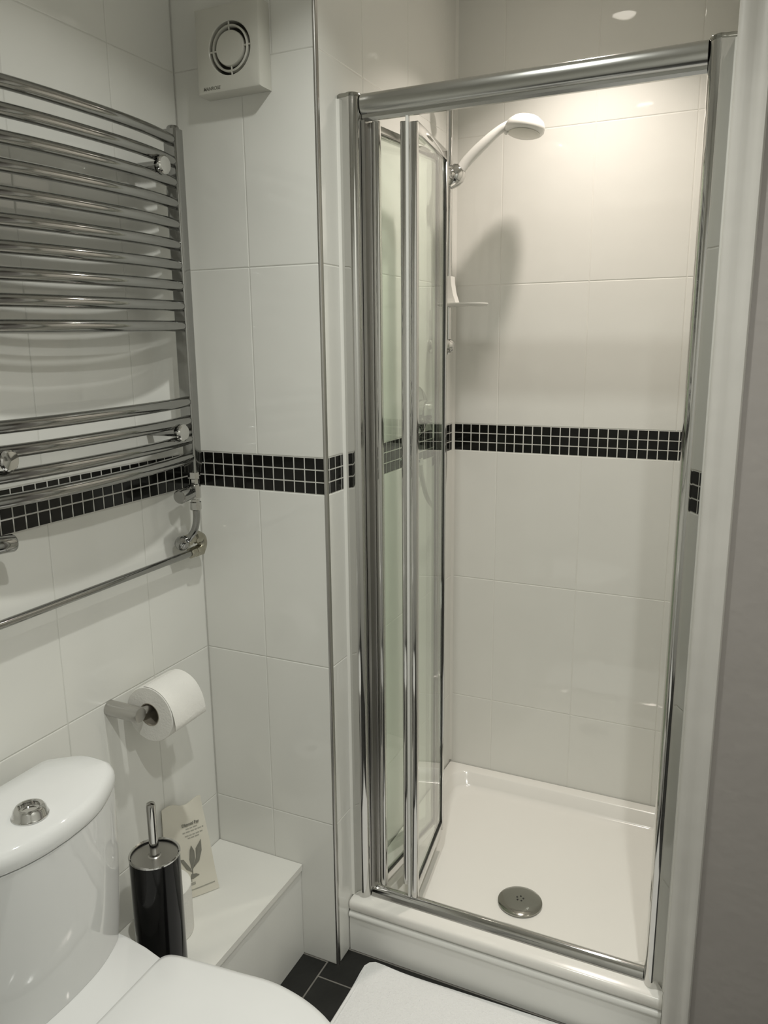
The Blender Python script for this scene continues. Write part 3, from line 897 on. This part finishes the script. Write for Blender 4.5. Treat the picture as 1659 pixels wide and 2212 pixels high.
# hand shower
HC = Vector((0.584, 0.642, 2.041))
hs = thing('hand_shower', 'white hand shower tilted up in its chrome slider', 'shower head', (SRX + 0.02, SRY, 1.94))
base = Vector((SRX + 0.014, SRY, 1.925))
hpts = spline([base, Vector((0.440, 0.616, 1.968)), Vector((0.484, 0.624, 2.008)), Vector((0.522, 0.631, 2.037)), Vector((0.560, 0.638, 2.054))], 7)
rad_ = [0.0120 + 0.0022 * math.sin(PI * min(1, i / (len(hpts) - 1) * 1.4)) - 0.002 * (i / (len(hpts) - 1)) ** 2 for i in range(len(hpts))]
bm = nb()
tube(bm, hpts, rad_, 20)
obj('handle', bm, 'plastic', hs, 60)
nrm = Vector((-0.10, -0.14, -1.0)).normalized()
bm = nb()
lathe(bm, [(0.0, -0.024), (0.018, -0.023), (0.034, -0.018), (0.046, -0.008), (0.050, 0.003), (0.0495, 0.013), (0.045, 0.018), (0.0, 0.019)], HC, nrm, 48)
hd = obj('head', bm, 'plastic', hs, 50)
bm = nb()
lathe(bm, [(0.0, 0.0), (0.040, 0.0), (0.040, 0.0015), (0.036, 0.003), (0.012, 0.0042), (0.0, 0.0042)], HC + nrm * 0.0190, nrm, 40)
obj('spray_plate', bm, 'fanplastic', hd)
bm = nb()
lathe(bm, [(0.0, 0.0), (0.005, 0.0), (0.005, 0.006), (0.003, 0.008), (0.0, 0.008)], HC + Vector((-0.043, -0.012, -0.012)), (-0.6, -0.5, -0.6), 14)
obj('spray_selector', bm, 'plastic', hd)
# soap dish clipped to the riser
dsh = thing('soap_dish', 'small white soap dish clipped to the riser rail', 'soap dish', (SRX, SRY, 1.605))
bm = nb()
e = []
for a, b in rrect(-0.058, 0.058, -0.052, 0.052, 0.045, 8): e.append((SRX + 0.052 + a, SRY - 0.004 + b))
cxm, cym = SRX + 0.052, SRY - 0.004
def er(f, z): return [(cxm + (a - cxm) * f, cym + (b - cym) * f, z) for a, b in e]
loft(bm, [er(0.92, 1.602), er(1.0, 1.606), er(1.0, 1.609), er(0.96, 1.609), er(0.90, 1.605), er(0.5, 1.604)])
obj('dish', bm, 'plastic', dsh, 45)
bm = nb()
loft(bm, [[(SRX - 0.012, SRY - 0.016, z0), (SRX + w_, SRY - 0.016, z0), (SRX + w_, SRY + 0.016, z0), (SRX - 0.012, SRY + 0.016, z0)] for z0, w_ in ((1.604, 0.036), (1.612, 0.026), (1.635, 0.018), (1.662, 0.013), (1.680, 0.012))])
obj('clip', bm, 'plastic', dsh, 30)
# mixer valve on the wall with its hose
MX, MY, MZ = W1, 0.505, 1.325
mv = thing('shower_mixer', 'chrome shower mixer valve on the wall behind the glass', 'shower valve', (MX, MY, MZ))
bm = nb()
lathe(bm, [(0.0, 0.0), (0.068, 0.0), (0.068, 0.003), (0.062, 0.008), (0.034, 0.012), (0.032, 0.030), (0.0, 0.031)], (MX + 0.0008, MY, MZ), (1, 0, 0), 48)
obj('face_plate', bm, 'chrome', mv)
bm = nb()
lathe(bm, [(0.026, 0.0), (0.029, 0.003), (0.029, 0.024), (0.026, 0.028), (0.0, 0.030)], (MX + 0.031, MY, MZ), (1, 0, 0), 32)
ck = obj('control_knob', bm, 'chrome', mv)
bm = nb()
tube(bm, [(MX + 0.045, MY, MZ - 0.015), (MX + 0.052, MY + 0.004, MZ - 0.05), (MX + 0.056, MY + 0.006, MZ - 0.075)], [0.009, 0.0075, 0.0085], 14)
obj('lever', bm, 'chrome', ck)
bm = nb()
lathe(bm, [(0.0, 0.0), (0.024, 0.0), (0.024, 0.004), (0.012, 0.010), (0.012, 0.030), (0.0, 0.031)], (MX + 0.0008, 0.470, 1.195), (1, 0, 0), 24)
ou = obj('hose_outlet', bm, 'chrome', mv)
hz = spline([(MX + 0.026, 0.470, 1.187), (MX + 0.030, 0.474, 1.150), (MX + 0.036, 0.500, 1.090), (MX + 0.040, 0.560, 1.060), (MX + 0.036, 0.628, 1.13), (MX + 0.026, 0.645, 1.35), (MX + 0.024, 0.640, 1.65), (MX + 0.035, 0.622, 1.84), (base.x - 0.008, base.y, base.z - 0.012)], 12)
bm = nb()
tube(bm, hz, 0.0065, 12)
obj('hose', bm, 'satin', ou)

# ------------------------------------------------------------------ bath mat on the floor in front of the tray
mt = thing('bath_mat', 'white towelling bath mat lying on the floor before the shower', 'bath mat', (0.72, -0.25, 0))
bm = nb()
NX, NY = 30, 26
mx0, mx1, my0, my1 = 0.408, 1.04, -0.52, 0.032
def matz(u, v):
    e_ = min(u, 1 - u, v, 1 - v)
    lift = 0.010 * math.exp(-((u * 9) ** 2 + ((1 - v) * 9) ** 2))
    return 0.011 + lift + 0.0012 * math.sin(7 * u + 4 * v) * (1 if e_ > 0.02 else 0.3)
top, bot = [], []
for j in range(NY + 1):
    rt, rb = [], []
    for i in range(NX + 1):
        u, v = i / NX, j / NY
        # rounded corners
        x, y = mx0 + (mx1 - mx0) * u, my0 + (my1 - my0) * v
        r_ = 0.03
        for cx, cy, sx, sy in ((mx0 + r_, my0 + r_, -1, -1), (mx1 - r_, my0 + r_, 1, -1), (mx0 + r_, my1 - r_, -1, 1), (mx1 - r_, my1 - r_, 1, 1)):
            if (x - cx) * sx > 0 and (y - cy) * sy > 0:
                dd = max(abs(x - cx), abs(y - cy))
                l_ = math.hypot(x - cx, y - cy)
                if l_ > 1e-6:
                    x, y = cx + (x - cx) * dd / l_, cy + (y - cy) * dd / l_
        y += 0.020 * u * v
        z = matz(u, v)
        edge = i in (0, NX) or j in (0, NY)
        rt.append(bm.verts.new((x, y, z - (0.004 if edge else 0))))
        rb.append(bm.verts.new((x, y, max(0.0005, z - 0.0105))))
    top.append(rt)
    bot.append(rb)
for j in range(NY):
    for i in range(NX):
        bm.faces.new((top[j][i], top[j][i + 1], top[j + 1][i + 1], top[j + 1][i]))
        bm.faces.new((bot[j][i], bot[j + 1][i], bot[j + 1][i + 1], bot[j][i + 1]))
for j in range(NY):
    for i in (0, NX): bm.faces.new((top[j][i], top[j + 1][i], bot[j + 1][i], bot[j][i]))
for i in range(NX):
    for j in (0, NY): bm.faces.new((top[j][i], top[j][i + 1], bot[j][i + 1], bot[j][i]))
obj('mat_pile', bm, 'towel', mt, 60)
bm = nb()
def hem(pts):
    tube(bm, [(x, y, 0.0100) for x, y in pts], 0.0042, 10)
hem([(mx0 + 0.006, my0 + 0.03), (mx0 + 0.006, my1 - 0.03)])
obj('hem', bm, 'towel', mt, 60)
